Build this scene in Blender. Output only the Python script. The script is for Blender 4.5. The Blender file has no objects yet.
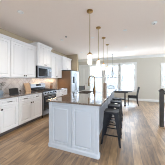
import bpy, bmesh, math, random
from mathutils import Vector, Matrix
random.seed(7)
SC = bpy.context.scene
COL = SC.collection
PI = math.pi

# ------------------------------------------------------------------ camera
CAM_H = 1.33
YAW = math.atan(42.5 / 110.0)
cam_d = bpy.data.cameras.new('camera')
cam = bpy.data.objects.new('camera', cam_d)
COL.objects.link(cam)
cam.location = (0, 0, CAM_H)
cam.rotation_euler = (PI / 2, 0, YAW)
cam_d.sensor_width = 36.0
cam_d.lens = 36.0 * 110.0 / 165.0
cam_d.shift_y = -3.5 / 165.0
cam_d.clip_start = 0.05
SC.camera = cam

# ------------------------------------------------------------------ world, large lights, exposure
W = bpy.data.worlds.new('sky')
SC.world = W
W.use_nodes = True
bg = W.node_tree.nodes['Background']
bg.inputs[0].default_value = (0.72, 0.85, 1.0, 1)
bg.inputs[1].default_value = 20.0

def area(name, loc, rot, sx, sy, power, color):
    l = bpy.data.lights.new(name, 'AREA')
    l.shape = 'RECTANGLE'
    l.size = sx
    l.size_y = sy
    l.energy = power
    l.color = color
    o = bpy.data.objects.new(name, l)
    COL.objects.link(o)
    o.location = loc
    o.rotation_euler = rot
    return o

# the far windows and the added openings are portals for the daylight of the sky
def portal(name, loc, rot, sx, sy):
    o = area(name, loc, rot, sx, sy, 1, (1, 1, 1))
    o.data.cycles.is_portal = True
    return o
portal('far_window_portal', (-0.87, 7.66, 1.43), (-PI / 2, 0, 0), 2.9, 1.66)
portal('stair_window_portal', (2.41, 7.66, 1.53), (-PI / 2, 0, 0), 0.8, 1.24)
SIDE_OPENINGS = ((-0.4, 0.8), (5.8, 6.35))          # unseen side openings, added to light the cabinets and far wall
for y0, y1 in SIDE_OPENINGS:
    portal('side_opening_portal', (3.76, (y0 + y1) / 2, 1.4), (0, PI / 2, 0), 1.8, y1 - y0)
portal('back_opening_portal', (0.4, -2.56, 1.35), (PI / 2, 0, 0), 0.8, 1.7)

SC.cycles.filter_width = 1.0
SC.view_settings.view_transform = 'Standard'
SC.view_settings.look = 'None'
SC.view_settings.gamma = 1
SC.view_settings.use_curve_mapping = False
SC.view_settings.exposure = 0.34

# ------------------------------------------------------------------ materials
def mat(name, color, rough=0.5, metal=0.0, spec=0.5):
    m = bpy.data.materials.new(name)
    m.use_nodes = True
    b = m.node_tree.nodes['Principled BSDF']
    b.inputs['Base Color'].default_value = (*color, 1)
    b.inputs['Roughness'].default_value = rough
    b.inputs['Metallic'].default_value = metal
    b.inputs['Specular IOR Level'].default_value = spec
    return m

def noisy(name, c1, c2, scale=20, rough=0.5, metal=0.0, stretch=(1, 1, 1), detail=3, bump=0.0, contrast=(0.35, 0.65)):
    m = mat(name, c1, rough, metal)
    nt = m.node_tree
    b = nt.nodes['Principled BSDF']
    tc = nt.nodes.new('ShaderNodeTexCoord')
    mp = nt.nodes.new('ShaderNodeMapping')
    mp.inputs['Scale'].default_value = stretch
    n = nt.nodes.new('ShaderNodeTexNoise')
    n.inputs['Scale'].default_value = scale
    n.inputs['Detail'].default_value = detail
    r = nt.nodes.new('ShaderNodeValToRGB')
    r.color_ramp.elements[0].position = contrast[0]
    r.color_ramp.elements[1].position = contrast[1]
    r.color_ramp.elements[0].color = (*c1, 1)
    r.color_ramp.elements[1].color = (*c2, 1)
    nt.links.new(tc.outputs['Object'], mp.inputs[0])
    nt.links.new(mp.outputs[0], n.inputs[0])
    nt.links.new(n.outputs[0], r.inputs[0])
    nt.links.new(r.outputs[0], b.inputs['Base Color'])
    if bump:
        bp = nt.nodes.new('ShaderNodeBump')
        bp.inputs['Strength'].default_value = bump
        bp.inputs['Distance'].default_value = 0.01
        nt.links.new(n.outputs[0], bp.inputs['Height'])
        nt.links.new(bp.outputs[0], b.inputs['Normal'])
    return m

def emit(name, color, strength):
    m = bpy.data.materials.new(name)
    m.use_nodes = True
    nt = m.node_tree
    nt.nodes.remove(nt.nodes['Principled BSDF'])
    e = nt.nodes.new('ShaderNodeEmission')
    e.inputs[0].default_value = (*color, 1)
    e.inputs[1].default_value = strength
    nt.links.new(e.outputs[0], nt.nodes['Material Output'].inputs[0])
    return m

def wood_floor():
    m = mat('oak_planks', (0.3, 0.18, 0.1), 0.3)
    nt = m.node_tree
    L = nt.links
    b = nt.nodes['Principled BSDF']
    tc = nt.nodes.new('ShaderNodeTexCoord')
    mp = nt.nodes.new('ShaderNodeMapping')
    mp.inputs['Rotation'].default_value = (0, 0, PI / 2)
    b.inputs['Coat Weight'].default_value = 1.0
    b.inputs['Coat Roughness'].default_value = 0.42
    b.inputs['Specular IOR Level'].default_value = 0.8
    br = nt.nodes.new('ShaderNodeTexBrick')
    br.offset = 0.37
    br.inputs['Scale'].default_value = 1.0
    br.inputs['Brick Width'].default_value = 1.25
    br.inputs['Row Height'].default_value = 0.13
    br.inputs['Mortar Size'].default_value = 0.0035
    br.inputs['Mortar Smooth'].default_value = 0.3
    br.inputs['Color1'].default_value = (0.0, 0.0, 0.0, 1)
    br.inputs['Color2'].default_value = (1.0, 1.0, 1.0, 1)
    br.inputs['Mortar'].default_value = (0.0, 0.0, 0.0, 1)
    L.new(tc.outputs['Object'], mp.inputs[0])
    L.new(mp.outputs[0], br.inputs[0])
    mp2 = nt.nodes.new('ShaderNodeMapping')
    mp2.inputs['Scale'].default_value = (2.2, 13, 1)
    L.new(mp.outputs[0], mp2.inputs[0])
    n = nt.nodes.new('ShaderNodeTexNoise')
    n.inputs['Scale'].default_value = 1.6
    n.inputs['Detail'].default_value = 5
    n.inputs['Distortion'].default_value = 0.6
    L.new(mp2.outputs[0], n.inputs[0])
    mx = nt.nodes.new('ShaderNodeMix')
    mx.data_type = 'FLOAT'
    mx.inputs[0].default_value = 0.76
    L.new(br.outputs['Color'], mx.inputs[2])
    L.new(n.outputs[0], mx.inputs[3])
    r = nt.nodes.new('ShaderNodeValToRGB')
    e = r.color_ramp.elements
    e[0].position = 0.30
    e[0].color = FLOOR_DARK
    e[1].position = 0.70
    e[1].color = FLOOR_LIGHT
    k = e.new(0.5)
    k.color = FLOOR_MID
    L.new(mx.outputs[0], r.inputs[0])
    m2 = nt.nodes.new('ShaderNodeMix')
    m2.data_type = 'RGBA'
    m2.inputs[7].default_value = (0.07, 0.045, 0.03, 1)
    L.new(br.outputs['Fac'], m2.inputs[0])
    L.new(r.outputs[0], m2.inputs[6])
    L.new(m2.outputs[2], b.inputs['Base Color'])
    rr = nt.nodes.new('ShaderNodeMapRange')
    rr.inputs[3].default_value = 0.42
    rr.inputs[4].default_value = 0.55
    L.new(n.outputs[0], rr.inputs[0])
    L.new(rr.outputs[0], b.inputs['Roughness'])
    bp = nt.nodes.new('ShaderNodeBump')
    bp.inputs['Strength'].default_value = 0.15
    bp.inputs['Distance'].default_value = 0.004
    L.new(n.outputs[0], bp.inputs['Height'])
    L.new(bp.outputs[0], b.inputs['Normal'])
    return m

FLOOR_DARK = (0.085, 0.042, 0.016, 1)
FLOOR_MID = (0.26, 0.15, 0.066, 1)
FLOOR_LIGHT = (0.46, 0.295, 0.145, 1)

def granite():
    m = mat('granite', (0.3, 0.25, 0.2), 0.05, 0.0, 0.75)
    nt = m.node_tree
    L = nt.links
    b = nt.nodes['Principled BSDF']
    tc = nt.nodes.new('ShaderNodeTexCoord')
    n = nt.nodes.new('ShaderNodeTexNoise')
    n.inputs['Scale'].default_value = 55
    n.inputs['Detail'].default_value = 4
    b.inputs['Coat Weight'].default_value = 1.0
    b.inputs['Coat IOR'].default_value = 2.5
    b.inputs['Coat Roughness'].default_value = 0.05
    v = nt.nodes.new('ShaderNodeTexNoise')
    v.inputs['Scale'].default_value = 9
    v.inputs['Detail'].default_value = 2
    L.new(tc.outputs['Object'], n.inputs[0])
    L.new(tc.outputs['Object'], v.inputs[0])
    mx = nt.nodes.new('ShaderNodeMix')
    mx.data_type = 'FLOAT'
    mx.inputs[0].default_value = 0.35
    L.new(n.outputs[0], mx.inputs[2])
    L.new(v.outputs[0], mx.inputs[3])
    r = nt.nodes.new('ShaderNodeValToRGB')
    e = r.color_ramp.elements
    e[0].position = 0.36
    e[0].color = (0.10, 0.075, 0.06, 1)
    e[1].position = 0.64
    e[1].color = (0.33, 0.27, 0.23, 1)
    k = e.new(0.5)
    k.color = (0.19, 0.148, 0.122, 1)
    L.new(mx.outputs[0], r.inputs[0])
    L.new(r.outputs[0], b.inputs['Base Color'])
    return m

def tile():
    m = mat('diamond_tile', (0.6, 0.5, 0.4), 0.25)
    nt = m.node_tree
    L = nt.links
    b = nt.nodes['Principled BSDF']
    tc = nt.nodes.new('ShaderNodeTexCoord')
    mp = nt.nodes.new('ShaderNodeMapping')
    mp.inputs['Rotation'].default_value = (PI / 4, 0, 0)
    sep = nt.nodes.new('ShaderNodeSeparateXYZ')
    cmb = nt.nodes.new('ShaderNodeCombineXYZ')
    br = nt.nodes.new('ShaderNodeTexBrick')
    br.offset = 0.0
    br.inputs['Scale'].default_value = 1.0
    br.inputs['Brick Width'].default_value = 0.155
    br.inputs['Row Height'].default_value = 0.155
    br.inputs['Mortar Size'].default_value = 0.005
    br.inputs['Color1'].default_value = (0.38, 0.35, 0.33, 1)
    br.inputs['Color2'].default_value = (0.47, 0.44, 0.415, 1)
    br.inputs['Mortar'].default_value = (0.30, 0.27, 0.25, 1)
    n = nt.nodes.new('ShaderNodeTexNoise')
    n.inputs['Scale'].default_value = 14
    n.inputs['Detail'].default_value = 4
    mx = nt.nodes.new('ShaderNodeMix')
    mx.data_type = 'RGBA'
    mx.blend_type = 'SOFT_LIGHT'
    mx.inputs[0].default_value = 0.6
    L.new(tc.outputs['Object'], mp.inputs[0])
    L.new(mp.outputs[0], sep.inputs[0])
    L.new(sep.outputs[1], cmb.inputs[0])
    L.new(sep.outputs[2], cmb.inputs[1])
    L.new(cmb.outputs[0], br.inputs[0])
    L.new(tc.outputs['Object'], n.inputs[0])
    L.new(br.outputs['Color'], mx.inputs[6])
    L.new(n.outputs[0], mx.inputs[7])
    L.new(mx.outputs[2], b.inputs['Base Color'])
    return m

def glass(name, tint, refl=0.08):
    m = bpy.data.materials.new(name)
    m.use_nodes = True
    nt = m.node_tree
    nt.nodes.remove(nt.nodes['Principled BSDF'])
    t = nt.nodes.new('ShaderNodeBsdfTransparent')
    t.inputs[0].default_value = (*tint, 1)
    g = nt.nodes.new('ShaderNodeBsdfGlossy')
    g.inputs['Roughness'].default_value = 0.02
    mx = nt.nodes.new('ShaderNodeMixShader')
    mx.inputs[0].default_value = refl
    nt.links.new(t.outputs[0], mx.inputs[1])
    nt.links.new(g.outputs[0], mx.inputs[2])
    nt.links.new(mx.outputs[0], nt.nodes['Material Output'].inputs[0])
    return m

def frosted(name, color, strength):
    m = mat(name, (0.95, 0.93, 0.9), 0.4)
    b = m.node_tree.nodes['Principled BSDF']
    b.inputs['Emission Color'].default_value = (*color, 1)
    b.inputs['Emission Strength'].default_value = strength
    return m

M = {}
M['floor'] = wood_floor()
M['wall'] = noisy('greige_wall_paint', (0.60, 0.565, 0.49), (0.62, 0.585, 0.51), 30, 0.85)
M['shaded_tan_wall'] = noisy('shaded_tan_kitchen_wall', (0.46, 0.37, 0.25), (0.48, 0.385, 0.265), 30, 0.9)  # tan, with the shade above the wall cabinets darkened into the colour
M['ceil'] = noisy('ceiling_paint', (0.86, 0.765, 0.69), (0.87, 0.775, 0.70), 25, 0.9)
M['trim'] = mat('white_trim_paint', (0.82, 0.82, 0.80), 0.4)
M['cab'] = mat('white_cabinet_paint', (0.80, 0.775, 0.755), 0.35)
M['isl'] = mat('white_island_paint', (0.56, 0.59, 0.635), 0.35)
M['toe'] = mat('dark_toe_board', (0.09, 0.07, 0.06), 0.6)
M['granite'] = granite()
M['tile'] = tile()
M['bronze'] = mat('dark_bronze', (0.07, 0.055, 0.045), 0.35, 0.9)
M['pull'] = mat('aged_bronze_pull', (0.10, 0.07, 0.05), 0.4, 0.7)
M['steel'] = noisy('brushed_steel', (0.27, 0.275, 0.285), (0.33, 0.335, 0.345), 6, 0.40, 1.0, (1, 1, 60))
M['fridge_steel'] = noisy('pale_brushed_steel', (0.42, 0.425, 0.435), (0.48, 0.485, 0.495), 6, 0.40, 1.0, (1, 1, 60))
M['steel_dark'] = noisy('dark_grey_appliance_side', (0.105, 0.082, 0.066), (0.12, 0.094, 0.076), 8, 0.35, 0.3)
M['black'] = mat('black_enamel', (0.012, 0.012, 0.014), 0.25)
M['black_glass'] = mat('black_glass', (0.015, 0.018, 0.022), 0.05)
M['iron'] = mat('cast_iron', (0.02, 0.02, 0.022), 0.6)
M['stool'] = mat('black_powder_coat', (0.012, 0.012, 0.015), 0.45, 0.0, 0.22)
M['brass'] = noisy('brushed_brass', (0.40, 0.25, 0.09), (0.47, 0.30, 0.115), 12, 0.3, 1.0, (1, 1, 8))
M['antique_brass'] = mat('antique_brass', (0.22, 0.13, 0.045), 0.36, 1.0)
M['nickel'] = mat('brushed_nickel', (0.55, 0.52, 0.47), 0.3, 1.0)
M['dark_nickel'] = mat('dark_nickel', (0.36, 0.35, 0.33), 0.45, 0.8)
M['gold'] = mat('pale_gold', (0.55, 0.42, 0.22), 0.28, 1.0)
M['shade'] = frosted('frosted_lit_glass', (1.0, 0.95, 0.86), 2.2)
M['bulb'] = emit('candle_bulb_glow', (1.0, 0.92, 0.78), 3.0)
M['led'] = emit('recessed_lamp_glow', (1.0, 0.95, 0.87), 4.0)
M['pane'] = glass('window_glass', (0.97, 0.985, 1.0))
M['darkwood'] = noisy('dark_wood', (0.022, 0.018, 0.015), (0.036, 0.028, 0.024), 9, 0.4, 0, (1, 10, 1))
M['greyfab'] = noisy('slate_grey_fabric', (0.17, 0.19, 0.21), (0.22, 0.24, 0.26), 120, 0.9)
M['seat_pad'] = mat('dark_leather', (0.018, 0.016, 0.015), 0.9, 0, 0.08)
M['woodblock'] = noisy('tan_board_wood', (0.30, 0.20, 0.12), (0.42, 0.30, 0.19), 7, 0.5, 0, (1, 12, 1))
M['slate'] = noisy('charcoal_slate', (0.012, 0.011, 0.010), (0.02, 0.018, 0.017), 18, 0.9)
M['taupe'] = noisy('taupe_ceramic', (0.20, 0.15, 0.11), (0.27, 0.20, 0.15), 14, 0.35, 0.2)
M['twig'] = mat('dark_foliage', (0.035, 0.045, 0.025), 0.7)
M['vase'] = mat('blue_grey_glaze', (0.20, 0.24, 0.28), 0.2)
M['rust'] = mat('rust_brown', (0.22, 0.10, 0.045), 0.5)
M['wire'] = mat('grey_wire', (0.18, 0.18, 0.18), 0.45, 0.6)
M['plastic'] = mat('white_plastic', (0.80, 0.80, 0.78), 0.4)
M['fridge_side'] = noisy('appliance_side_warm_reflection', (0.19, 0.11, 0.06), (0.22, 0.13, 0.072), 6, 0.35, 0, (12, 12, 1))  # dark side, warm reflection of the floor put into its brown
M['lawn'] = noisy('gravel_ground', (0.07, 0.07, 0.066), (0.10, 0.10, 0.095), 3, 0.95)
M['bounce_slab'] = noisy('pale_concrete', (0.62, 0.61, 0.59), (0.68, 0.67, 0.65), 4, 0.9)
M['house'] = noisy('darkened_siding', (0.10, 0.10, 0.10), (0.12, 0.12, 0.12), 2, 0.9, 0, (1, 1, 14))
M['grey_glass'] = mat('grey_window', (0.05, 0.055, 0.06), 0.3)
M['roof'] = noisy('grey_shingle', (0.07, 0.07, 0.075), (0.09, 0.09, 0.095), 8, 0.9)

# ------------------------------------------------------------------ mesh helpers
def B():
    return bmesh.new()

def hull8(bm, ps):
    v = [bm.verts.new(p) for p in ps]
    for f in ((0, 1, 2, 3), (7, 6, 5, 4), (0, 4, 5, 1), (1, 5, 6, 2), (2, 6, 7, 3), (3, 7, 4, 0)):
        bm.faces.new([v[i] for i in f])

def box(bm, x0, x1, y0, y1, z0, z1):
    hull8(bm, [(x0, y0, z0), (x1, y0, z0), (x1, y1, z0), (x0, y1, z0), (x0, y0, z1), (x1, y0, z1), (x1, y1, z1), (x0, y1, z1)])
    return bm

def tube(bm, pts, r, seg=8, cap=True):
    pts = [Vector(p) for p in pts]
    rings = []
    n = len(pts)
    up = None
    for i, p in enumerate(pts):
        t = (pts[min(i + 1, n - 1)] - pts[max(i - 1, 0)]).normalized()
        if up is None:
            up = Vector((0, 0, 1)) if abs(t.z) < 0.9 else Vector((1, 0, 0))
        a = t.cross(up).normalized()
        up = a.cross(t).normalized()
        rr = r[i] if isinstance(r, (list, tuple)) else r
        rings.append([bm.verts.new(p + (a * math.cos(2 * PI * k / seg) + up * math.sin(2 * PI * k / seg)) * rr) for k in range(seg)])
    for i in range(n - 1):
        for k in range(seg):
            bm.faces.new((rings[i][k], rings[i][(k + 1) % seg], rings[i + 1][(k + 1) % seg], rings[i + 1][k]))
    if cap:
        bm.faces.new(rings[0])
        bm.faces.new(rings[-1])
    return bm

def lathe(bm, prof, cx=0, cy=0, seg=24):
    rings = []
    for r, z in prof:
        if r <= 1e-6:
            rings.append([bm.verts.new((cx, cy, z))])
        else:
            rings.append([bm.verts.new((cx + r * math.cos(2 * PI * k / seg), cy + r * math.sin(2 * PI * k / seg), z)) for k in range(seg)])
    for a, b in zip(rings, rings[1:]):
        for k in range(seg):
            q = [a[k % len(a)], a[(k + 1) % len(a)], b[(k + 1) % len(b)], b[k % len(b)]]
            u = []
            for x in q:
                if x not in u:
                    u.append(x)
            if len(u) > 2:
                bm.faces.new(u)
    if len(rings[0]) > 1:
        bm.faces.new(rings[0])
    if len(rings[-1]) > 1:
        bm.faces.new(rings[-1])
    return bm

def sweep(bm, prof, fn, a, b):
    """a constant profile [(p,q)] swept from a to b, fn(p,q,s) gives the point"""
    A = [bm.verts.new(fn(p, q, a)) for p, q in prof]
    Z = [bm.verts.new(fn(p, q, b)) for p, q in prof]
    n = len(prof)
    for i in range(n):
        bm.faces.new((A[i], A[(i + 1) % n], Z[(i + 1) % n], Z[i]))
    bm.faces.new(A)
    bm.faces.new(Z)
    return bm

def door_panel(bm, mp, u0, u1, z0, z1, n0, t=0.02, fr=0.058):
    """raised-panel door front; mp(u, z, n) -> point"""
    prof = [(0, 0), (0, t - 0.003), (0.003, t), (fr, t), (fr + 0.006, t - 0.013), (fr + 0.017, t - 0.013), (fr + 0.036, t - 0.002)]
    lim = min(u1 - u0, z1 - z0) / 2
    rings = []
    for ins, dep in prof:
        ins = min(ins, lim * 0.92)
        rings.append([bm.verts.new(mp(u, z, n0 + dep)) for u, z in ((u0 + ins, z0 + ins), (u1 - ins, z0 + ins), (u1 - ins, z1 - ins), (u0 + ins, z1 - ins))])
    bm.faces.new(rings[0])
    for a, b in zip(rings, rings[1:]):
        for k in range(4):
            bm.faces.new((a[k], a[(k + 1) % 4], b[(k + 1) % 4], b[k]))
    bm.faces.new(rings[-1])
    return bm

def obj(name, bm, m, parent=None, bevel=0.0, smooth=False, seg=2):
    bmesh.ops.recalc_face_normals(bm, faces=bm.faces)
    me = bpy.data.meshes.new(name)
    bm.to_mesh(me)
    bm.free()
    me.materials.append(m)
    if smooth:
        me.polygons.foreach_set('use_smooth', [True] * len(me.polygons))
        me.set_sharp_from_angle(angle=math.radians(40))
    o = bpy.data.objects.new(name, me)
    COL.objects.link(o)
    if parent is not None:
        o.parent = parent
    if bevel:
        bv = o.modifiers.new('edge', 'BEVEL')
        bv.width = bevel
        bv.segments = seg
        bv.limit_method = 'ANGLE'
    return o

def thing(name, label, cat, loc=(0, 0, 0), rz=0, group=None):
    o = bpy.data.objects.new(name, None)
    o.empty_display_size = 0.1
    COL.objects.link(o)
    o.location = loc
    o.rotation_euler = (0, 0, rz)
    o['label'] = label
    o['category'] = cat
    if group:
        o['group'] = group
    return o

def tag(o, label, cat, group=None, loc=None):
    o['label'] = label
    o['category'] = cat
    if group:
        o['group'] = group
    if loc is not None:
        o.location = loc
    return o

def struct(name, bm, m, parent=None, bevel=0.0):
    o = obj(name, bm, m, parent, bevel)
    if parent is None:
        o['kind'] = 'structure'
    return o

def dup(src, loc, label, rz=None, group=None):
    r = src.copy()
    COL.objects.link(r)
    r.location = loc
    if rz is not None:
        r.rotation_euler = (0, 0, rz)
    r['label'] = label
    if group:
        r['group'] = group
    def kids(a, b):
        for ch in list(a.children):
            c = ch.copy()
            COL.objects.link(c)
            c.parent = b
            kids(ch, c)
    kids(src, r)
    return r

# ------------------------------------------------------------------ room shell
XL, XR, YB, YF, H = -3.21, 3.6, -2.4, 7.5, 2.74
T = 0.14
struct('floor', box(B(), XL - T, XR + T, YB - T, YF + T, -0.12, 0), M['floor'])
struct('ceiling', box(B(), XL - T, XR + T, YB - T, YF + T, H, H + 0.12), M['ceil'])
struct('wall_left', box(B(), XL - T, XL, YB, YF, 0, H), M['shaded_tan_wall'])
bm = B()
ys = YB
for (y0, y1) in SIDE_OPENINGS:
    box(bm, XR, XR + T, ys, y0, 0, H)
    box(bm, XR, XR + T, y0, y1, 0, 0.5)
    box(bm, XR, XR + T, y0, y1, 2.3, H)
    ys = y1
box(bm, XR, XR + T, ys, YF, 0, H)
struct('wall_right', bm, M['wall'])
# far wall with its window openings
WZ0, WZ1 = 0.62, 2.25
WINS = [(-2.31, -1.45, WZ0, WZ1), (-1.22, -0.42, WZ0, WZ1), (-0.24, 0.56, WZ0, WZ1), (2.02, 2.80, 0.93, 2.14)]
bm = B()
DX0, DX1, DZ = -3.10, -2.50, 2.25
box(bm, XL - T, DX0, YF, YF + T, 0, H)
box(bm, DX0, DX1, YF, YF + T, DZ, H)
xs = DX1
for (a, b, z0, z1) in WINS:
    box(bm, xs, a, YF, YF + T, 0, H)
    box(bm, a, b, YF, YF + T, 0, z0)
    box(bm, a, b, YF, YF + T, z1, H)
    xs = b
box(bm, xs, XR + T, YF, YF + T, 0, H)
struct('wall_far', bm, M['wall'])
# unseen wall behind the camera, its opening added to light the island
bm = B()
box(bm, XL - T, 0.0, YB - T, YB, 0, H)
box(bm, 0.8, XR + T, YB - T, YB, 0, H)
box(bm, 0.0, 0.8, YB - T, YB, 2.2, H)
box(bm, 0.0, 0.8, YB - T, YB, 0, 0.5)
struct('wall_back', bm, M['wall'])
# short return wall past the refrigerator
struct('wall_return', box(B(), XL, -2.53, 5.72, 5.84, 0, H), M['shaded_tan_wall'])

# crown mouldings and baseboards
crown = [(0, 0), (0.012, 0), (0.02, 0.02), (0.075, 0.085), (0.095, 0.10), (0.105, 0.14), (0, 0.14)]
crown = [(p, q - 0.14) for p, q in crown]
struct('trim_1', sweep(B(), crown, lambda p, q, s: (s, YF - p, H + q), XL, XR), M['trim'])
base = [(0, 0), (0.018, 0), (0.018, 0.10), (0.008, 0.125), (0.006, 0.135), (0, 0.135)]
struct('baseboard_far', sweep(B(), base, lambda p, q, s: (s, YF - p, q), XL, XR), M['trim'])
struct('baseboard_left', sweep(B(), base, lambda p, q, s: (XL + p, s, q), 5.84, YF), M['trim'])
struct('baseboard_right', sweep(B(), base, lambda p, q, s: (XR - p, s, q), YB, YF), M['trim'])

def window(n, a, b, z0, z1):
    y0 = YF + 0.03
    bm = B()
    c = 0.10
    # casing on the room side
    box(bm, a - c, a + 0.004, YF - 0.02, YF, z0 - 0.02, z1 + c)
    box(bm, b - 0.004, b + c, YF - 0.02, YF, z0 - 0.02, z1 + c)
    box(bm, a - c - 0.015, b + c + 0.015, YF - 0.026, YF, z1 - 0.004, z1 + c + 0.02)
    w = struct('window_%d' % n, bm, M['trim'], None)
    f = B()
    s = 0.045
    zm = (z0 + z1) / 2
    for (p0, p1, yy) in ((zm - 0.02, z1, y0 + 0.035), (z0, zm + 0.02, y0)):
        box(f, a, a + s, yy, yy + 0.033, p0, p1)
        box(f, b - s, b, yy, yy + 0.033, p0, p1)
        box(f, a + s, b - s, yy, yy + 0.033, p0, p0 + s)
        box(f, a + s, b - s, yy, yy + 0.033, p1 - s, p1)
    obj('window_frame', f, M['trim'], w)
    obj('window_sill', box(box(B(), a - c - 0.02, b + c + 0.02, YF - 0.055, YF + 0.03, z0 - 0.03, z0), a - c, b + c, YF - 0.018, YF, z0 - 0.11, z0 - 0.03), M['trim'], w, 0.004)
    g = B()
    box(g, a + s, b - s, y0 + 0.05, y0 + 0.054, zm + 0.02, z1 - s)
    box(g, a + s, b - s, y0 + 0.014, y0 + 0.018, z0 + s, zm - 0.02)
    obj('window_glass', g, M['pane'], w)

for i, (a, b, z0, z1) in enumerate(WINS):
    window(i + 1, a, b, z0, z1)

# white door in the corner next to the windows
bm = B()
box(bm, DX0 - 0.09, DX0, YF - 0.02, YF, 0, DZ + 0.09)
box(bm, DX1, DX1 + 0.075, YF - 0.02, YF, 0, DZ + 0.09)
box(bm, DX0 - 0.09, DX1 + 0.075, YF - 0.022, YF, DZ, DZ + 0.10)
dr = struct('door_1', bm, M['trim'])
lf = box(B(), DX0, DX1, YF + 0.04, YF + 0.08, 0.004, DZ)
obj('door_leaf', lf, M['trim'], dr)
DMAP = lambda u, z, n: (u, YF + 0.042 - n, z)
dm = (DX0 + DX1) / 2
for (a, b) in ((DX0 + 0.07, dm - 0.03), (dm + 0.03, DX1 - 0.07)):
    for (z0, z1) in ((0.2, 0.85), (1.0, 2.1)):
        obj('door_panel', door_panel(B(), DMAP, a, b, z0, z1, 0.0, 0.012, 0.02), M['trim'], dr)
obj('door_handle', tube(B(), [(DX1 - 0.07, YF + 0.04, 1.0), (DX1 - 0.07, YF - 0.01, 1.0), (DX1 - 0.09, YF - 0.025, 1.0), (DX1 - 0.18, YF - 0.025, 1.0)], 0.012, 8), M['nickel'], dr, smooth=True)

# outside, beyond the windows
struct('ground', box(B(), -30, 30, YF + T + 0.02, 60, -0.5, -0.14), M['lawn'])

struct('bounce_slab', box(B(), -9, 9, YF + T + 0.02, 13.0, -0.14, -0.04), M['bounce_slab'])  # pale slab added to bounce daylight up onto the ceiling
t = thing('house', 'grey house added to dim the view through the tall windows', 'house', (-2.0, 22.0, -0.14))  # house added to hide bright sky behind the panes, siding darkened
obj('wall', box(B(), -11, 12, 0, 8, 0, 5.6), M['house'], t)
bm = sweep(B(), [(-0.5, 5.6), (8.5, 5.6), (4, 7.4)], lambda p, q, s: (s, p, q), -11.5, 12.5)
obj('roof', bm, M['roof'], t)
for wx in (-8.5, -4.6, -1.4, 1.2, 3.9, 7.8):
    for wz in (0.9, 3.4):
        f = B()
        box(f, wx - 0.62, wx + 0.62, -0.05, -0.01, wz - 0.08, wz + 1.5)
        f = obj('window', f, M['trim'], t)
        obj('pane', box(B(), wx - 0.5, wx + 0.5, -0.065, -0.055, wz + 0.03, wz + 1.39), M['grey_glass'], f)

# ------------------------------------------------------------------ tiled backsplash
struct('trim_2', box(B(), XL, XL + 0.01, 1.12, 4.72, 0.915, 1.42), M['tile'])

# ------------------------------------------------------------------ kitchen cabinets along the left wall
# local frame of a unit: x out of the wall, y along the wall, z up
CMAP = lambda u, z, n: (n, u, z)

def knob(parent, x, y, z):
    bm = B()
    tube(bm, [(x, y, z), (x + 0.012, y, z), (x + 0.014, y, z), (x + 0.02, y, z), (x + 0.027, y, z), (x + 0.03, y, z)], [0.008, 0.008, 0.014, 0.021, 0.018, 0.008], 12)
    obj('knob', bm, M['bronze'], parent, smooth=True)

def pull(parent, x, y, z, w=0.10):
    bm = B()
    tube(bm, [(x, y - w / 2, z), (x + 0.022, y - w / 2, z), (x + 0.028, y - w / 2 + 0.012, z), (x + 0.028, y + w / 2 - 0.012, z), (x + 0.022, y + w / 2, z), (x, y + w / 2, z)], 0.008, 8)
    obj('pull', bm, M['pull'], parent, smooth=True)

def base_cabinet(label, y0, w, doors=2):
    t = thing('base_cabinet', label, 'cabinet', (XL, y0, 0), 0, 'base cabinets along the tiled wall')
    D = 0.59
    obj('body', box(B(), 0.004, D, 0.002, w - 0.002, 0.10, 0.872), M['cab'], t)
    obj('toe_kick', box(B(), 0.02, D - 0.06, 0.004, w - 0.004, 0.0, 0.10), M['toe'], t)
    g = 0.004
    dw = w / doors
    for k in range(doors):
        a, b = k * dw + (0.012 if k == 0 else g), (k + 1) * dw - (0.012 if k == doors - 1 else g)
        d = obj('door', door_panel(B(), CMAP, a, b, 0.115, 0.69, D), M['cab'], t)
        ky = b - 0.03 if k % 2 == 0 else a + 0.03
        knob(d, D + 0.018, ky, 0.635)
        r = obj('drawer', door_panel(B(), CMAP, a, b, 0.705, 0.86, D, fr=0.03), M['cab'], t)
        pull(r, D + 0.017, (a + b) / 2, 0.785)
    return t

base_cabinet('white base cabinet whose counter holds the dark slate board, farther from the range', 1.17, 0.908)
base_cabinet('white two-door base cabinet touching the near side of the range', 2.08, 0.898)
base_cabinet('white base cabinet between the range and the refrigerator', 3.745, 0.96)

def upper_cabinet(label, y0, w, z0, z1, depth, doors=2, crown_h=0.07, ends=(False, False)):
    t = thing('wall_cabinet', label, 'cabinet', (XL, y0, z0), 0, 'wall cabinets above the counter')
    h = z1 - z0
    D = depth - 0.02
    obj('body', box(B(), 0.002, D, 0.002, w - 0.002, 0.0, h - 0.03), M['cab'], t)
    dw = w / doors
    for k in range(doors):
        a, b = k * dw + (0.01 if k == 0 else 0.003), (k + 1) * dw - (0.01 if k == doors - 1 else 0.003)
        d = obj('door', door_panel(B(), CMAP, a, b, 0.012, h - crown_h - 0.01, D), M['cab'], t)
        knob(d, D + 0.018, b - 0.03 if k % 2 == 0 else a + 0.03, 0.055)
    # crown moulding along the front, returned on open ends
    pr = [(0, 0), (0.024, 0), (0.03, 0.02), (0.05, crown_h - 0.018), (0.055, crown_h), (0, crown_h)]
    bm = sweep(B(), pr, lambda p, q, s: (D + p, s, h - crown_h + q), -0.03 if ends[0] else 0.001, w + (0.03 if ends[1] else -0.001))
    if ends[0]:
        box(bm, 0.002, D, -0.03, 0.002, h - crown_h + 0.03, h)
    if ends[1]:
        box(bm, 0.002, D, w - 0.002, w + 0.03, h - crown_h + 0.03, h)
    obj('crown_moulding', bm, M['cab'], t)
    return t

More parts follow.
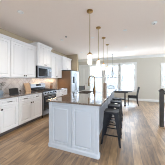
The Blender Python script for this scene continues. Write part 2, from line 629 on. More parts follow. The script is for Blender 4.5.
upper_cabinet('white wall cabinet above the dark slate board, farther from the microwave', 1.16, 0.91, 1.375, 2.445, 0.33)
upper_cabinet('white wall cabinet touching the near side of the microwave', 2.075, 0.90, 1.375, 2.445, 0.33)
upper_cabinet('short tall-topped white cabinet directly above the microwave', 2.985, 0.755, 1.80, 2.60, 0.40, ends=(True, True))
upper_cabinet('white wall cabinet between the microwave and the refrigerator cabinet', 3.75, 0.90, 1.375, 2.445, 0.33)
upper_cabinet('short white cabinet above the refrigerator', 4.66, 0.95, 1.80, 2.445, 0.36)

# worktops on the base cabinets
def worktop(label, y0, y1):
    t = obj('worktop', box(B(), 0.011, 0.635, 0, y1 - y0, 0, 0.036), M['granite'], None, 0.006)
    tag(t, label, 'countertop', 'granite worktops by the tiled wall', (XL, y0, 0.874))

worktop('brown speckled granite worktop under the dark slate board', 1.12, 2.978)
worktop('brown granite worktop between range and refrigerator', 3.744, 4.70)

# ------------------------------------------------------------------ range
RW = 0.755
t = thing('gas_range', 'stainless steel gas range with black oven window in the cabinet run', 'stove', (XL, 2.984, 0))
obj('body', box(B(), 0.03, 0.60, 0.0, RW, 0.06, 0.895), M['steel_dark'], t)
for fx in (0.08, 0.55):
    for fy in (0.05, RW - 0.05):
        obj('foot', tube(B(), [(fx, fy, 0), (fx, fy, 0.065)], 0.018), M['black'], t)
d = obj('drawer', box(B(), 0.60, 0.632, 0.004, RW - 0.004, 0.09, 0.225), M['steel'], t, 0.004)
d = obj('oven_door', box(B(), 0.60, 0.64, 0.004, RW - 0.004, 0.235, 0.755), M['steel'], t, 0.005)
obj('oven_window', box(B(), 0.638, 0.643, 0.022, RW - 0.022, 0.25, 0.735), M['black_glass'], d)
bm = B()
tube(bm, [(0.695, 0.05, 0.705), (0.695, RW - 0.05, 0.705)], 0.012, 10)
for yy in (0.08, RW - 0.08):
    tube(bm, [(0.638, yy, 0.705), (0.695, yy, 0.705)], 0.009)
obj('handle', bm, M['steel'], d, smooth=True)
bm = sweep(B(), [(0.60, 0.765), (0.645, 0.765), (0.66, 0.79), (0.635, 0.885), (0.60, 0.895)], lambda p, q, s: (p, s, q), 0.002, RW - 0.002)
cp = obj('control_panel', bm, M['steel'], t)
for k in range(5):
    yy = 0.09 + k * (RW - 0.18) / 4
    bm = B()
    tube(bm, [(0.645, yy, 0.832), (0.668, yy, 0.838), (0.685, yy, 0.842), (0.69, yy, 0.843)], [0.026, 0.022, 0.02, 0.014], 14)
    obj('knob', bm, M['black'], cp, smooth=True)
obj('cooktop', box(B(), 0.03, 0.64, 0.0, RW, 0.895, 0.912), M['black'], t, 0.004)
for k in range(2):
    bm = B()
    y0 = 0.03 + k * 0.355
    y1 = y0 + 0.34
    for yy in (y0, (y0 + y1) / 2, y1):
        box(bm, 0.11, 0.60, yy - 0.006, yy + 0.006, 0.925, 0.94)
    for xx in (0.11, 0.23, 0.355, 0.48, 0.60):
        box(bm, xx - 0.006, xx + 0.006, y0, y1, 0.925, 0.94)
    for xx in (0.11, 0.60):
        for yy in (y0, y1):
            box(bm, xx - 0.007, xx + 0.007, yy - 0.007, yy + 0.007, 0.911, 0.93)
    obj('burner_grate', bm, M['iron'], t)
    for xx in (0.22, 0.49):
        obj('burner', lathe(B(), [(0.05, 0.911), (0.05, 0.917), (0.036, 0.918), (0.036, 0.924), (0.0, 0.924)], xx, (y0 + y1) / 2), M['iron'], t)
bm = sweep(B(), [(0.012, 0.90), (0.085, 0.90), (0.085, 1.0), (0.07, 1.16), (0.055, 1.175), (0.012, 1.175)], lambda p, q, s: (p, s, q), 0.0, RW)
g = obj('backguard', bm, M['steel'], t, 0.004)
bm = B()
hull8(bm, [(0.072, 0.25, 1.06), (0.0815, 0.25, 1.06), (0.0815, 0.51, 1.06), (0.072, 0.51, 1.06), (0.07, 0.25, 1.135), (0.0745, 0.25, 1.135), (0.0745, 0.51, 1.135), (0.07, 0.51, 1.135)])
obj('display', bm, M['black_glass'], g)
obj('vent_strip', box(B(), 0.08, 0.088, 0.01, RW - 0.01, 0.93, 1.015), M['black'], g)

# ------------------------------------------------------------------ microwave
t = thing('microwave_oven', 'stainless over-the-range microwave with black door window', 'microwave', (XL, 2.985, 1.375))
MH = 0.424
obj('body', box(B(), 0.012, 0.385, 0.002, RW - 0.002, 0.0, MH), M['black'], t)
d = obj('door', box(B(), 0.385, 0.415, 0.004, 0.575, 0.012, MH - 0.06), M['steel'], t, 0.004)
obj('door_window', box(B(), 0.414, 0.418, 0.03, 0.53, 0.045, MH - 0.085), M['black_glass'], d)
bm = B()
tube(bm, [(0.414, 0.55, 0.04), (0.445, 0.55, 0.055), (0.452, 0.55, 0.09), (0.452, 0.55, MH - 0.14), (0.445, 0.55, MH - 0.10), (0.414, 0.55, MH - 0.085)], 0.010, 8)
obj('handle', bm, M['steel'], d, smooth=True)
cp = obj('control_panel', box(B(), 0.385, 0.415, 0.579, RW - 0.004, 0.012, MH - 0.06), M['steel'], t, 0.004)
obj('display', box(B(), 0.414, 0.417, 0.60, RW - 0.025, MH - 0.13, MH - 0.085), M['black_glass'], cp)
bm = B()
for r in range(4):
    for c in range(3):
        box(bm, 0.414, 0.417, 0.602 + c * 0.043, 0.636 + c * 0.043, 0.05 + r * 0.05, 0.082 + r * 0.05)
obj('keypad', bm, M['steel_dark'], cp)
obj('vent_grille', box(B(), 0.385, 0.412, 0.004, RW - 0.004, MH - 0.055, MH - 0.004), M['steel'], t, 0.003)

# ------------------------------------------------------------------ refrigerator
FW = 0.905
t = thing('refrigerator', 'stainless french-door refrigerator with dark side panel', 'refrigerator', (XL, 4.775, 0))
obj('body', box(B(), 0.03, 0.735, 0.0, FW, 0.03, 1.735), M['fridge_side'], t, 0.004)
obj('top_cap', box(B(), 0.03, 0.74, 0.01, FW - 0.01, 1.735, 1.77), M['black'], t)
for fx in (0.1, 0.68):
    for fy in (0.06, FW - 0.06):
        obj('foot', tube(B(), [(fx, fy, 0), (fx, fy, 0.04)], 0.02), M['black'], t)
for (a, b, hy) in ((0.002, FW / 2 - 0.002, FW / 2 - 0.04), (FW / 2 + 0.002, FW - 0.002, FW / 2 + 0.04)):
    d = obj('door', box(B(), 0.74, 0.80, a, b, 0.70, 1.735), M['fridge_steel'], t, 0.008)
    bm = B()
    tube(bm, [(0.80, hy, 0.78), (0.845, hy, 0.79), (0.85, hy, 0.83), (0.85, hy, 1.56), (0.845, hy, 1.60), (0.80, hy, 1.61)], 0.012, 8)
    obj('handle', bm, M['fridge_steel'], d, smooth=True)
    if a < 0.1:
        obj('water_dispenser', box(B(), 0.797, 0.804, 0.12, 0.32, 1.12, 1.45), M['black_glass'], d)
d = obj('freezer_drawer', box(B(), 0.74, 0.80, 0.002, FW - 0.002, 0.07, 0.69), M['fridge_steel'], t, 0.008)
bm = B()
tube(bm, [(0.80, 0.08, 0.60), (0.85, 0.09, 0.60), (0.85, FW - 0.09, 0.60), (0.80, FW - 0.08, 0.60)], 0.012, 8)
obj('handle', bm, M['fridge_steel'], d, smooth=True)

# ------------------------------------------------------------------ island
IX0, IX1, IY0, IY1 = -1.415, -0.413, 1.80, 4.70
t = thing('kitchen_island', 'long white kitchen island with raised panels and flared base', 'island', ((IX0 + IX1) / 2, IY0, 0))
hx = (IX1 - IX0) / 2
IL = IY1 - IY0
KN = 0.17                                    # knee room under the worktop on the stool side
SB = 0.035                                   # the long sides stand behind the corner posts
bm = box(B(), -hx + SB, hx - KN, 0.03, IL - 0.03, 0.0, 0.67)
sx0, sx1, sy0, sy1 = -0.47, -0.04, 1.10, 1.84              # room for the sink basin
box(bm, -hx + SB, hx - KN, 0.03, sy0, 0.67, 0.882)
box(bm, -hx + SB, hx - KN, sy1, IL - 0.03, 0.67, 0.882)
box(bm, sx1, hx - KN, sy0, sy1, 0.67, 0.882)
if sx0 > -hx + SB:
    box(bm, -hx + SB, sx0, sy0, sy1, 0.67, 0.882)
else:
    box(bm, -hx + SB, -hx + SB + 0.004, sy0, sy1, 0.67, 0.882)
bmesh.ops.remove_doubles(bm, verts=bm.verts, dist=1e-5)
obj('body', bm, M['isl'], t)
FM = lambda u, z, n: (u, 0.03 - n, z)
for yy in (0.03, IL - 0.06):
    obj('end_panel', box(B(), hx - KN - 0.01, hx - 0.02, yy, yy + 0.03, 0.0, 0.882), M['isl'], t)
obj('top_rail', box(B(), -hx + 0.05, hx - 0.05, 0.012, 0.035, 0.83, 0.882), M['isl'], t)
obj('bottom_rail', box(B(), -hx + 0.05, hx - 0.05, 0.012, 0.035, 0.0, 0.065), M['isl'], t)
for (a, b) in ((-hx + 0.06, -0.003), (0.003, hx - 0.06)):
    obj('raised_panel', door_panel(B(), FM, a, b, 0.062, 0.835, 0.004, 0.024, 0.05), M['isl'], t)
for sx in (-1, 1):
    for (ya, yb) in ((0, 0.075), (IL - 0.075, IL)):
        x0, x1 = sorted((sx * hx, sx * (hx - 0.058)))
        bm = box(B(), x0, x1, ya, yb, 0.0, 0.882)
        obj('corner_post', bm, M['isl'], t, 0.006)
# base moulding round the foot: it steps in along the stool side
def loop_pts(off, z):
    rad = 0.03
    c = [(-hx, 0, -1, -1), (hx, 0, 1, -1), (hx, 0.085, 1, 1), (hx - KN, 0.085, 0, 0), (hx - KN, IL - 0.085, 0, 0), (hx, IL - 0.085, 1, -1), (hx, IL, 1, 1), (-hx, IL, -1, 1)]
    out = []
    for x, y, sx, sy in c:
        if sx == 0:
            sg = 1 if y < IL / 2 else -1
            out.append((x + off, y + sg * off, z))
            continue
        px, py = x + sx * (off - rad), y + sy * (off - rad)
        a0 = math.atan2(sy, sx)
        for k in range(5):
            a = a0 - PI / 4 + k * PI / 8
            out.append((px + rad * math.cos(a), py + rad * math.sin(a), z))
    return out
bm = B()
R_ = [[bm.verts.new(p) for p in loop_pts(o_, z_)] for o_, z_ in ((0.016, 0.0), (0.016, 0.05), (0.012, 0.058), (0.006, 0.066), (0.002, 0.072), (-0.012, 0.072))]
for a, b in zip(R_, R_[1:]):
    n = len(a)
    for k in range(n):
        bm.faces.new((a[k], a[(k + 1) % n], b[(k + 1) % n], b[k]))
obj('base_moulding', bm, M['isl'], t)
SM = lambda sx: (lambda u, z, n: (sx * (hx - (KN if sx > 0 else SB) + n), u, z))
for sx in (-1, 1):
    n = 4
    L0, L1 = 0.09, IL - 0.09
    for k in range(n):
        a = L0 + k * (L1 - L0) / n + 0.006
        b = L0 + (k + 1) * (L1 - L0) / n - 0.006
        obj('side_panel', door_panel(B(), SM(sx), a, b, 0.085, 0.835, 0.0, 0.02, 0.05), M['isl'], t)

# island worktop with the sink cut-out
CX0, CX1, CY0, CY1 = -1.455, -0.362, 1.765, 4.78
SX0, SX1, SY0, SY1 = -1.365, -0.98, 2.92, 3.62
bm = B()
zt0, zt1 = 0.884, 0.915
box(bm, CX0, CX1, CY0, SY0, zt0, zt1)
box(bm, CX0, CX1, SY1, CY1, zt0, zt1)
box(bm, CX0, SX0, SY0, SY1, zt0, zt1)
box(bm, SX1, CX1, SY0, SY1, zt0, zt1)
bmesh.ops.remove_doubles(bm, verts=bm.verts, dist=1e-5)
bad = [f for f in bm.faces if abs(f.normal.z) < 0.5 and sum(1 for g in bm.faces if g is not f and (g.calc_center_median() - f.calc_center_median()).length < 1e-4) ]
bmesh.ops.delete(bm, geom=bad, context='FACES')
tp = obj('island_worktop', bm, M['granite'], None)
tag(tp, 'long glossy granite worktop on the white island', 'countertop')
s = thing('kitchen_sink', 'dark undermount sink set in the island worktop', 'sink', ((SX0 + SX1) / 2, (SY0 + SY1) / 2, 0.884))
a_, b_ = (SX1 - SX0) / 2, (SY1 - SY0) / 2
bm = B()
for (o1, z1) in ():
    pass
rr = []
for (ins, z) in ((-0.0, -0.001), (-0.0, -0.0), (0.003, -0.0), (0.008, -0.19), (0.03, -0.20)):
    rr.append([bm.verts.new((x * (a_ - ins), y * (b_ - ins), z)) for x, y in ((-1, -1), (1, -1), (1, 1), (-1, 1))])
for p, q in zip(rr[1:], rr[2:]):
    for k in range(4):
        bm.faces.new((p[k], p[(k + 1) % 4], q[(k + 1) % 4], q[k]))
bm.faces.new(rr[-1])
for v in rr[0]:
    bm.verts.remove(v)
obj('basin', bm, M['steel_dark'], s)
obj('drain', lathe(B(), [(0.045, -0.199), (0.045, -0.196), (0.03, -0.195), (0.0, -0.197)]), M['nickel'], s)

# gooseneck faucet: base toward the stools, spout over the sink
t = thing('kitchen_faucet', 'tall brass gooseneck faucet standing at the island sink', 'faucet', (-0.90, 3.42, 0.915))
obj('base', lathe(B(), [(0.03, 0), (0.03, 0.008), (0.025, 0.014), (0.024, 0.16), (0.0, 0.16)]), M['antique_brass'], t, smooth=True)
pts = [(0, 0, 0.06), (0, 0, 0.40)]
for k in range(1, 13):
    a = k * PI / 12
    pts.append((-0.10 + 0.10 * math.cos(a), 0, 0.40 + 0.12 * math.sin(a)))
pts.append((-0.20, 0, 0.30))
obj('spout', tube(B(), pts, 0.019, 12), M['antique_brass'], t, smooth=True)
obj('spray_head', tube(B(), [(-0.20, 0, 0.305), (-0.20, 0, 0.28), (-0.20, 0, 0.20), (-0.20, 0, 0.19)], [0.016, 0.023, 0.023, 0.018], 12), M['antique_brass'], t, smooth=True)
obj('spout_bracket', tube(B(), [(0, 0, 0.255), (-0.20, 0, 0.255)], 0.006, 8), M['antique_brass'], t, smooth=True)
obj('lever', tube(B(), [(0, 0.015, 0.05), (0, 0.05, 0.055), (0, 0.10, 0.085)], [0.010, 0.007, 0.006], 10), M['antique_brass'], t, smooth=True)

t = thing('soap_bottle', 'small dark soap bottle beside the brass faucet', 'bottle', (-1.0, 3.70, 0.915))
obj('bottle_body', lathe(B(), [(0.0, 0), (0.032, 0), (0.034, 0.01), (0.034, 0.10), (0.026, 0.118), (0.013, 0.124), (0.013, 0.135), (0, 0.135)]), M['slate'], t, smooth=True)
obj('pump', tube(tube(B(), [(0, 0, 0.13), (0, 0, 0.17)], 0.005, 8), [(0.0, 0, 0.168), (-0.05, 0, 0.166), (-0.055, 0, 0.155)], 0.006, 8), M['black'], t, smooth=True)

t = thing('canister', 'tall taupe canister with domed lid on the island worktop', 'canister', (-0.66, 3.92, 0.915))
obj('body', lathe(B(), [(0.0, 0), (0.058, 0), (0.06, 0.008), (0.06, 0.24), (0.056, 0.246), (0, 0.246)]), M['taupe'], t, smooth=True)
obj('lid', lathe(B(), [(0.06, 0.246), (0.061, 0.254), (0.05, 0.272), (0.02, 0.283), (0.012, 0.287), (0.016, 0.30), (0.0, 0.306)]), M['taupe'], t, smooth=True)

# ------------------------------------------------------------------ counter stools
SH = 0.66
def stool(label, loc):
    t = thing('counter_stool', label, 'stool', loc, 0, 'black metal stools along the island')
    h, f = 0.148, 0.195                    # half width at the seat and at the floor
    # pressed seat with a dropped rim
    bm = B()
    prof = [(0.90, SH - 0.042, 0), (1.0, SH - 0.04, 0), (1.0, SH - 0.012, 0), (0.97, SH - 0.002, 0), (0.90, SH, 0), (0.78, SH - 0.007, 0), (0.1, SH - 0.009, 0)]
    rings = []
    for s_, z_, _ in prof:
        pts = []
        for (sx, sy, a0) in ((1, 1, 0), (-1, 1, PI / 2), (-1, -1, PI), (1, -1, 1.5 * PI)):
            rad = 0.045 * s_
            for k in range(5):
                a = a0 + k * PI / 8
                pts.append(bm.verts.new((sx * (h * s_ - rad) + rad * math.cos(a), sy * (h * s_ - rad) + rad * math.sin(a), z_)))
        rings.append(pts)
    for a, b in zip(rings, rings[1:]):
        n = len(a)
        for k in range(n):
            bm.faces.new((a[k], a[(k + 1) % n], b[(k + 1) % n], b[k]))
    bm.faces.new(rings[-1])
    obj('seat', bm, M['stool'], t, smooth=True)
    # folded-sheet legs, wide at the top, narrow at the foot
    zt, zb = SH - 0.035, 0.0
    ht = h - 0.006
    for sx in (-1, 1):
        for sy in (-1, 1):
            bm = B()
            wt, wb, th = 0.085, 0.030, 0.006
            def corner(hh, w, z):
                c = (sx * hh, sy * hh)
                return [(c[0], c[1], z), (c[0] - sx * w, c[1], z), (c[0] - sx * w, c[1] - sy * th, z), (c[0] - sx * th, c[1] - sy * th, z), (c[0] - sx * th, c[1] - sy * w, z), (c[0], c[1] - sy * w, z)]
            A = [bm.verts.new(p) for p in corner(ht, wt, zt)]
            Bq = [bm.verts.new(p) for p in corner(f, wb, zb)]
            for k in range(6):
                bm.faces.new((A[k], A[(k + 1) % 6], Bq[(k + 1) % 6], Bq[k]))
            for r in (A, Bq):
                bm.faces.new((r[0], r[1], r[2], r[3]))
                bm.faces.new((r[0], r[3], r[4], r[5]))
            obj('leg', bm, M['stool'], t)
    for z, names in ((0.20, ('y', 'x')), ):
        q = f + (ht - f) * z / zt - 0.008
        for sg in (-1, 1):
            obj('footrail', box(B(), -q, q, sg * q - 0.006, sg * q + 0.006, z - 0.012, z + 0.012), M['stool'], t)
            obj('footrail', box(B(), sg * q - 0.006, sg * q + 0.006, -q, q, z - 0.012, z + 0.012), M['stool'], t)
    q = f + (ht - f) * 0.40 / zt - 0.008
    bm = tube(B(), [(-q, -q, 0.40), (q, q, 0.40)], 0.006, 8)
    tube(bm, [(-q, q, 0.405), (q, -q, 0.405)], 0.006, 8)
    obj('cross_brace', bm, M['stool'], t)
    return t

STX = -0.265
s1 = stool('black metal stool nearest the paneled island end, first in line', (STX, 2.425, 0))
dup(s1, (STX, 2.96, 0), 'black metal stool second in line from the paneled island end')
dup(s1, (STX, 3.50, 0), 'black metal stool third in line from the paneled island end')
dup(s1, (STX, 4.04, 0), 'black metal stool last in line, closest to the dining table')

# ------------------------------------------------------------------ pendants over the island
def pendant(label, loc):
    t = thing('pendant_light', label, 'pendant lamp', loc, 0, 'brass pendants over the island')
    obj('canopy', lathe(B(), [(0.0, 0.0), (0.066, 0.0), (0.066, -0.018), (0.058, -0.026), (0.02, -0.03), (0.012, -0.05), (0.0, -0.05)]), M['brass'], t, smooth=True)
    obj('rod', tube(B(), [(0, 0, -0.045), (0, 0, -0.86)], 0.0075, 10), M['gold'], t, smooth=True)
    obj('cap', lathe(B(), [(0.0, -0.855), (0.014, -0.855), (0.018, -0.872), (0.045, -0.885), (0.05, -0.895), (0.05, -0.915), (0.0, -0.915)]), M['brass'], t, smooth=True)
    obj('glass_shade', lathe(B(), [(0.0, -0.914), (0.040, -0.914), (0.043, -0.93), (0.043, -1.09), (0.040, -1.10), (0.0, -1.10)]), M['shade'], t, smooth=True)
    return t

p1 = pendant('brass pendant hanging closest to the paneled island end', (-0.68, 2.18, H))
dup(p1, (-0.68, 2.97, H), 'brass pendant second from the paneled island end')
dup(p1, (-0.68, 3.77, H), 'brass pendant third from the paneled island end')
dup(p1, (-0.68, 4.57, H), 'brass pendant fourth in the row, closest to the windows')

# ------------------------------------------------------------------ ceiling fittings
def downlight(label, loc):
    t = thing('recessed_light', label, 'ceiling light', loc, 0, 'recessed ceiling lights')
    obj('trim_ring', lathe(B(), [(0.036, 0.0), (0.06, 0.0), (0.06, -0.005), (0.048, -0.010), (0.036, -0.006)]), M['trim'], t, smooth=True)
    obj('lens', lathe(B(), [(0.0, -0.003), (0.036, -0.003), (0.036, -0.005), (0.0, -0.005)]), M['led'], t)
    return t

DL = [((-2.05, 1.69), 'recessed ceiling light over the aisle above the near wall cabinets'),
      ((-2.12, 3.44), 'recessed ceiling light over the aisle level with the microwave'),
      ((-2.15, 5.42), 'recessed ceiling light over the aisle level with the refrigerator'),
      ((-1.03, 3.62), 'recessed ceiling light beside the brass pendants'),
      ((0.0, 3.41), 'recessed ceiling light nearest the smoke detector'),
      ((0.04, 5.20), 'recessed ceiling light nearest the dining table')]
d0 = None
for (x, y), lab in DL:
    if d0 is None:
        d0 = downlight(lab, (x, y, H))
    else:
        dup(d0, (x, y, H), lab)
    l = bpy.data.lights.new('downlight_lamp', 'SPOT')
    l.energy = 34
    l.color = (1.0, 0.88, 0.74)
    l.spot_size = math.radians(130)
    l.spot_blend = 0.8
    l.shadow_soft_size = 0.05
    o = bpy.data.objects.new('downlight_lamp', l)
    COL.objects.link(o)
    o.location = (x, y, H - 0.02)

t = thing('smoke_detector', 'small round white smoke detector on the ceiling', 'smoke detector', (0.68, 3.2, H))
obj('housing', lathe(B(), [(0.0, 0), (0.06, 0), (0.06, -0.018), (0.048, -0.034), (0.0, -0.036)]), M['plastic'], t, smooth=True)
obj('sensor_grille', lathe(B(), [(0.022, -0.034), (0.022, -0.042), (0.0, -0.043)]), M['wire'], t)
t = thing('sprinkler_head', 'tiny dark sprinkler head on the ceiling near the aisle lights', 'sprinkler', (-1.825, 3.21, H))
obj('escutcheon', lathe(B(), [(0.0, 0), (0.032, 0), (0.028, -0.008), (0.0, -0.01)]), M['wire'], t)
obj('deflector', lathe(B(), [(0.008, -0.008), (0.008, -0.03), (0.02, -0.032), (0.02, -0.035), (0.0, -0.036)]), M['wire'], t)

# under-cabinet strip lights (they light the tiles)
for n, (y0, y1) in enumerate(((1.25, 2.0), (2.15, 2.9), (3.85, 4.55))):
    t = thing('undercabinet_light', ('slim strip light under the wall cabinet above the slate board', 'slim strip light under the wall cabinet beside the microwave', 'slim strip light under the wall cabinet beside the refrigerator')[n], 'strip light', (XL + 0.12, (y0 + y1) / 2, 1.375), 0, 'strip lights under the wall cabinets')
    w = (y1 - y0) / 2
    obj('housing', box(B(), -0.02, 0.02, -w, w, -0.012, 0.0), M['plastic'], t)
    area('strip_lamp', (XL + 0.12, (y0 + y1) / 2, 1.36), (0, 0, 0), 0.03, y1 - y0, (0.6, 0.8, 3.4)[n], (1.0, 0.68, 0.42))
area('hood_lamp', (XL + 0.2, 3.36, 1.37), (0, 0, 0), 0.06, 0.4, 3.0, (1.0, 0.68, 0.40))

# ------------------------------------------------------------------ things on the worktops
ZC = 0.910
t = thing('slate_board', 'small dark slate board propped up on the worktop', 'board', (XL + 0.37, 2.13, ZC), 0)
bm = B()
hull8(bm, [(0.02, -0.13, 0.006), (0.034, -0.13, 0.006), (0.034, 0.13, 0.006), (0.02, 0.13, 0.006), (-0.02, -0.13, 0.165), (-0.006, -0.13, 0.168), (-0.006, 0.13, 0.168), (-0.02, 0.13, 0.165)])
obj('panel', bm, M['slate'], t, 0.003)
obj('stand', box(B(), -0.06, 0.05, -0.10, 0.10, 0, 0.010), M['black'], t)
bm = B()
hull8(bm, [(-0.055, -0.02, 0.008), (-0.045, -0.02, 0.008), (-0.045, 0.02, 0.008), (-0.055, 0.02, 0.008), (-0.022, -0.02, 0.13), (-0.012, -0.02, 0.13), (-0.012, 0.02, 0.13), (-0.022, 0.02, 0.13)])
obj('prop', bm, M['black'], t)

t = thing('vase_of_twigs', 'blue grey vase of dark leafy twigs on the worktop', 'vase', (XL + 0.23, 1.88, ZC))
obj('vase', lathe(B(), [(0.0, 0), (0.045, 0), (0.06, 0.04), (0.055, 0.09), (0.03, 0.13), (0.034, 0.14), (0.026, 0.14), (0.0, 0.10)]), M['vase'], t, smooth=True)
bm = B()
rnd = random.Random(3)
for k in range(7):
    a = rnd.uniform(0, 2 * PI)
    le = rnd.uniform(0.16, 0.27)
    sp = rnd.uniform(0.03, 0.12)
    p0 = Vector((0, 0, 0.11))
    p1 = Vector((sp * 0.5 * math.cos(a), sp * 0.5 * math.sin(a), 0.11 + le * 0.55))
    p2 = Vector((sp * math.cos(a), sp * math.sin(a), 0.11 + le))
    tube(bm, [p0, p1, p2], [0.003, 0.0025, 0.0015], 5)
    for j in range(6):
        f = 0.4 + 0.1 * j
        c = p1.lerp(p2, (f - 0.4) / 0.6)
        aa = rnd.uniform(0, 2 * PI)
        d = Vector((math.cos(aa), math.sin(aa), rnd.uniform(0.2, 0.9))).normalized() * 0.045
        w = d.cross(Vector((0, 0, 1))).normalized() * 0.012
        up = Vector((0, 0, 0.004))
        v = [bm.verts.new(q) for q in (c, c + d * 0.5 + w, c + d, c + d * 0.5 - w)]
        u = bm.verts.new(c + d * 0.5 + up)
        l = bm.verts.new(c + d * 0.5 - up)
        for i in range(4):
            bm.faces.new((v[i], v[(i + 1) % 4], u))
            bm.faces.new((v[(i + 1) % 4], v[i], l))
obj('twigs', bm, M['twig'], t)

t = thing('ornament', 'tiny dark ornament on the worktop beside the slate board', 'ornament', (XL + 0.31, 2.38, ZC))
obj('base', lathe(B(), [(0.0, 0), (0.03, 0), (0.03, 0.008), (0.006, 0.014), (0.005, 0.05), (0.0, 0.05)]), M['bronze'], t, smooth=True)
obj('figure', lathe(B(), [(0.0, 0.045), (0.018, 0.055), (0.024, 0.075), (0.014, 0.095), (0.0, 0.10)]), M['bronze'], t, smooth=True)

t = thing('cutting_board', 'tan wooden cutting board standing against the tiles beside the range', 'cutting board', (XL + 0.06, 2.845, ZC))
bm = B()
hull8(bm, [(0.06, -0.11, 0), (0.08, -0.11, 0), (0.08, 0.12, 0), (0.06, 0.12, 0), (-0.045, -0.11, 0.27), (-0.027, -0.11, 0.275), (-0.027, 0.12, 0.275), (-0.045, 0.12, 0.27)])
obj('board', bm, M['woodblock'], t, 0.006)

t = thing('utensil_jar', 'rust brown jar of wooden utensils on the worktop past the range', 'jar', (XL + 0.22, 3.98, ZC))
obj('jar', lathe(B(), [(0.0, 0), (0.05, 0), (0.055, 0.01), (0.055, 0.14), (0.05, 0.14), (0.048, 0.03), (0.0, 0.03)]), M['rust'], t, smooth=True)
for k in range(4):
    a = k * 1.7 + 0.4
    d = Vector((math.cos(a), math.sin(a), 0)) * 0.03
    tube_pts = [(d.x * 0.3, d.y * 0.3, 0.035), (d.x, d.y, 0.15), (d.x * 1.6, d.y * 1.6, 0.24), (d.x * 1.8, d.y * 1.8, 0.28)]
    obj('utensil', tube(B(), tube_pts, [0.005, 0.005, 0.016, 0.008], 8), M['woodblock'], t, smooth=True)

def outlet(label, y, z=1.14):
    t = thing('wall_outlet', label, 'outlet', (XL + 0.010, y, z), 0, 'white outlets in the tiled wall')
    obj('cover_plate', box(B(), 0, 0.006, -0.036, 0.036, -0.058, 0.058), M['plastic'], t, 0.002)
    for dz in (-0.022, 0.022):
        obj('socket', box(B(), 0.005, 0.008, -0.015, 0.015, dz - 0.013, dz + 0.013), M['trim'], t)
outlet('white outlet in the tiles past the range', 4.30)

# ------------------------------------------------------------------ dining corner
TX, TY = -0.62, 6.12
t = thing('dining_table', 'dark dining table with trestle legs in front of the windows', 'table', (TX, TY, 0))
obj('table_top', box(B(), -0.93, 0.93, -0.5, 0.5, 0.715, 0.755), M['darkwood'], t, 0.006)
obj('apron', box(box(B(), -0.75, 0.75, -0.36, -0.335, 0.64, 0.715), -0.75, 0.75, 0.335, 0.36, 0.64, 0.715), M['darkwood'], t)
for sx in (-1, 1):
    bm = B()
    x0 = sx * 0.62
    box(bm, x0 - 0.04, x0 + 0.04, -0.40, 0.40, 0.0, 0.06)
    box(bm, x0 - 0.04, x0 + 0.04, -0.40, 0.40, 0.655, 0.715)
    box(bm, x0 - 0.035, x0 + 0.035, -0.06, 0.06, 0.06, 0.655)
    for sy in (-1, 1):
        tube(bm, [(x0, sy * 0.06, 0.30), (x0, sy * 0.34, 0.67)], 0.028, 6)
    obj('leg', bm, M['darkwood'], t)
obj('stretcher', box(B(), -0.60, 0.60, -0.03, 0.03, 0.24, 0.31), M['darkwood'], t)

def chair(label, loc, rz, mat_seat, mat_frame, name='dining_chair', cat='chair', group='chairs at the dining table'):
    # faces local -x : backrest at +x
    t = thing(name, label, cat, loc, rz, group)
    obj('seat', box(B(), -0.23, 0.21, -0.22, 0.22, 0.42, 0.47), mat_seat, t, 0.012)
    for sy in (-1, 1):
        y = sy * 0.20
        bm = B()
        hull8(bm, [(-0.235, y - 0.018, 0), (-0.205, y - 0.018, 0), (-0.205, y + 0.018, 0), (-0.235, y + 0.018, 0), (-0.23, y - 0.02, 0.42), (-0.19, y - 0.02, 0.42), (-0.19, y + 0.02, 0.42), (-0.23, y + 0.02, 0.42)])
        obj('leg', bm, mat_frame, t)
        bm = B()
        prof = [(0.25, 0.0, 0.015), (0.205, 0.25, 0.018), (0.20, 0.45, 0.02), (0.225, 0.65, 0.018), (0.29, 0.93, 0.015)]
        rg = []
        for (x, z, w) in prof:
            rg.append([bm.verts.new(p) for p in ((x - w, y - 0.018, z), (x + w, y - 0.018, z), (x + w, y + 0.018, z), (x - w, y + 0.018, z))])
        for a, b in zip(rg, rg[1:]):
            for k in range(4):
                bm.faces.new((a[k], a[(k + 1) % 4], b[(k + 1) % 4], b[k]))
        bm.faces.new(rg[0])
        bm.faces.new(rg[-1])
        obj('leg', bm, mat_frame, t)
    bm = B()
    rg = []
    for (x, z) in ((0.212, 0.55), (0.232, 0.68), (0.28, 0.91)):
        rg.append([bm.verts.new(p) for p in ((x - 0.014, -0.185, z), (x + 0.014, -0.185, z), (x + 0.014, 0.185, z), (x - 0.014, 0.185, z))])
    for a, b in zip(rg, rg[1:]):
        for k in range(4):
            bm.faces.new((a[k], a[(k + 1) % 4], b[(k + 1) % 4], b[k]))
    bm.faces.new(rg[0])
    bm.faces.new(rg[-1])
    obj('backrest', bm, mat_seat, t)
    for sy in (-0.195, 0.195):
        obj('seat_rail', box(B(), -0.21, 0.20, sy - 0.01, sy + 0.01, 0.365, 0.42), mat_frame, t)
    return t

chair('black wooden chair at the open end of the dining table', (0.37, 6.20, 0), 0, M['seat_pad'], M['darkwood'])
chair('slate grey upholstered chair standing in the corner beyond the refrigerator', (-2.56, 6.6, 0), -PI * 0.46, M['greyfab'], M['darkwood'], 'side_chair', 'chair', None)

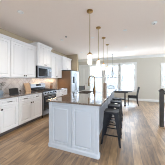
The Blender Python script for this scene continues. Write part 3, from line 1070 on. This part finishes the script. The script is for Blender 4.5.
# domed wire basket on the dining table
t = thing('wire_basket', 'domed grey wire basket in the middle of the dining table', 'basket', (-0.72, 6.1, 0.755))
obj('tray', lathe(B(), [(0.0, 0), (0.27, 0), (0.30, 0.015), (0.31, 0.05), (0.295, 0.05), (0.26, 0.018), (0.0, 0.018)], seg=32), M['wire'], t, smooth=True)
bm = B()
for k in range(6):
    a = k * PI / 6
    tube(bm, [(0.24 * math.cos(b) * math.cos(a), 0.24 * math.cos(b) * math.sin(a), 0.02 + 0.22 * math.sin(b)) for b in [j * PI / 12 for j in range(13)]], 0.005, 6)
for r, z in ((0.208, 0.13), (0.12, 0.21)):
    tube(bm, [(r * math.cos(j * PI / 12), r * math.sin(j * PI / 12), z) for j in range(25)], 0.004, 6)
obj('wire_dome', bm, M['wire'], t)
obj('handle', lathe(B(), [(0.0, 0.235), (0.012, 0.24), (0.02, 0.26), (0.012, 0.275), (0.0, 0.28)]), M['wire'], t, smooth=True)

# chandelier over the table
t = thing('chandelier', 'slender grey metal candle chandelier hanging over the dining table', 'chandelier', (-0.66, 6.45, H))
obj('canopy', lathe(B(), [(0.0, 0), (0.06, 0), (0.055, -0.02), (0.015, -0.03), (0.0, -0.03)]), M['dark_nickel'], t, smooth=True)
obj('stem', tube(B(), [(0, 0, -0.02), (0, 0, -0.78)], 0.009, 8), M['dark_nickel'], t)
obj('hub', lathe(B(), [(0.0, -0.76), (0.015, -0.77), (0.022, -0.80), (0.012, -0.86), (0.012, -1.20), (0.035, -1.25), (0.03, -1.29), (0.008, -1.32), (0.0, -1.34)]), M['dark_nickel'], t, smooth=True)
for k in range(6):
    a = k * PI / 3 + 0.2
    c, s_ = math.cos(a), math.sin(a)
    pts = [(0.01 * c, 0.01 * s_, -0.86)] + [(r * c, r * s_, z) for r, z in ((0.05, -1.0), (0.14, -1.17), (0.25, -1.245), (0.35, -1.235), (0.40, -1.19))]
    ar = obj('arm', tube(B(), pts, 0.009, 8), M['dark_nickel'], t, smooth=True)
    obj('candle', lathe(B(), [(0.0, -1.19), (0.022, -1.19), (0.022, -1.183), (0.010, -1.18), (0.010, -1.10), (0.0, -1.10)], 0.40 * c, 0.40 * s_, 12), M['trim'], ar)
    obj('bulb', lathe(B(), [(0.006, -1.10), (0.014, -1.08), (0.012, -1.06), (0.0, -1.035)], 0.40 * c, 0.40 * s_, 12), M['bulb'], ar, smooth=True)

# ------------------------------------------------------------------ stair railing
NX, NY = 0.935, 3.59
t = thing('stair_railing', 'dark brown stair railing with square newel post on the open floor', 'railing', (NX, NY, 0))
n = obj('newel_post', box(B(), -0.045, 0.045, -0.045, 0.045, 0.03, 0.99), M['darkwood'], t, 0.004)
bm = box(B(), -0.062, 0.062, -0.062, 0.062, 0.985, 1.01)
hull8(bm, [(-0.055, -0.055, 1.01), (0.055, -0.055, 1.01), (0.055, 0.055, 1.01), (-0.055, 0.055, 1.01), (-0.025, -0.025, 1.06), (0.025, -0.025, 1.06), (0.025, 0.025, 1.06), (-0.025, 0.025, 1.06)])
obj('post_cap', bm, M['darkwood'], n)
obj('base_plinth', box(B(), -0.065, 1.9, -0.065, 0.065, 0.0, 0.03), M['woodblock'], t, 0.004)
obj('handrail', box(B(), 0.05, 1.9, -0.032, 0.032, 0.91, 0.965), M['darkwood'], t, 0.01)
for k in range(15):
    x = 0.16 + k * 0.115
    obj('baluster', box(B(), x - 0.01, x + 0.01, -0.01, 0.01, 0.03, 0.91), M['iron'], t)
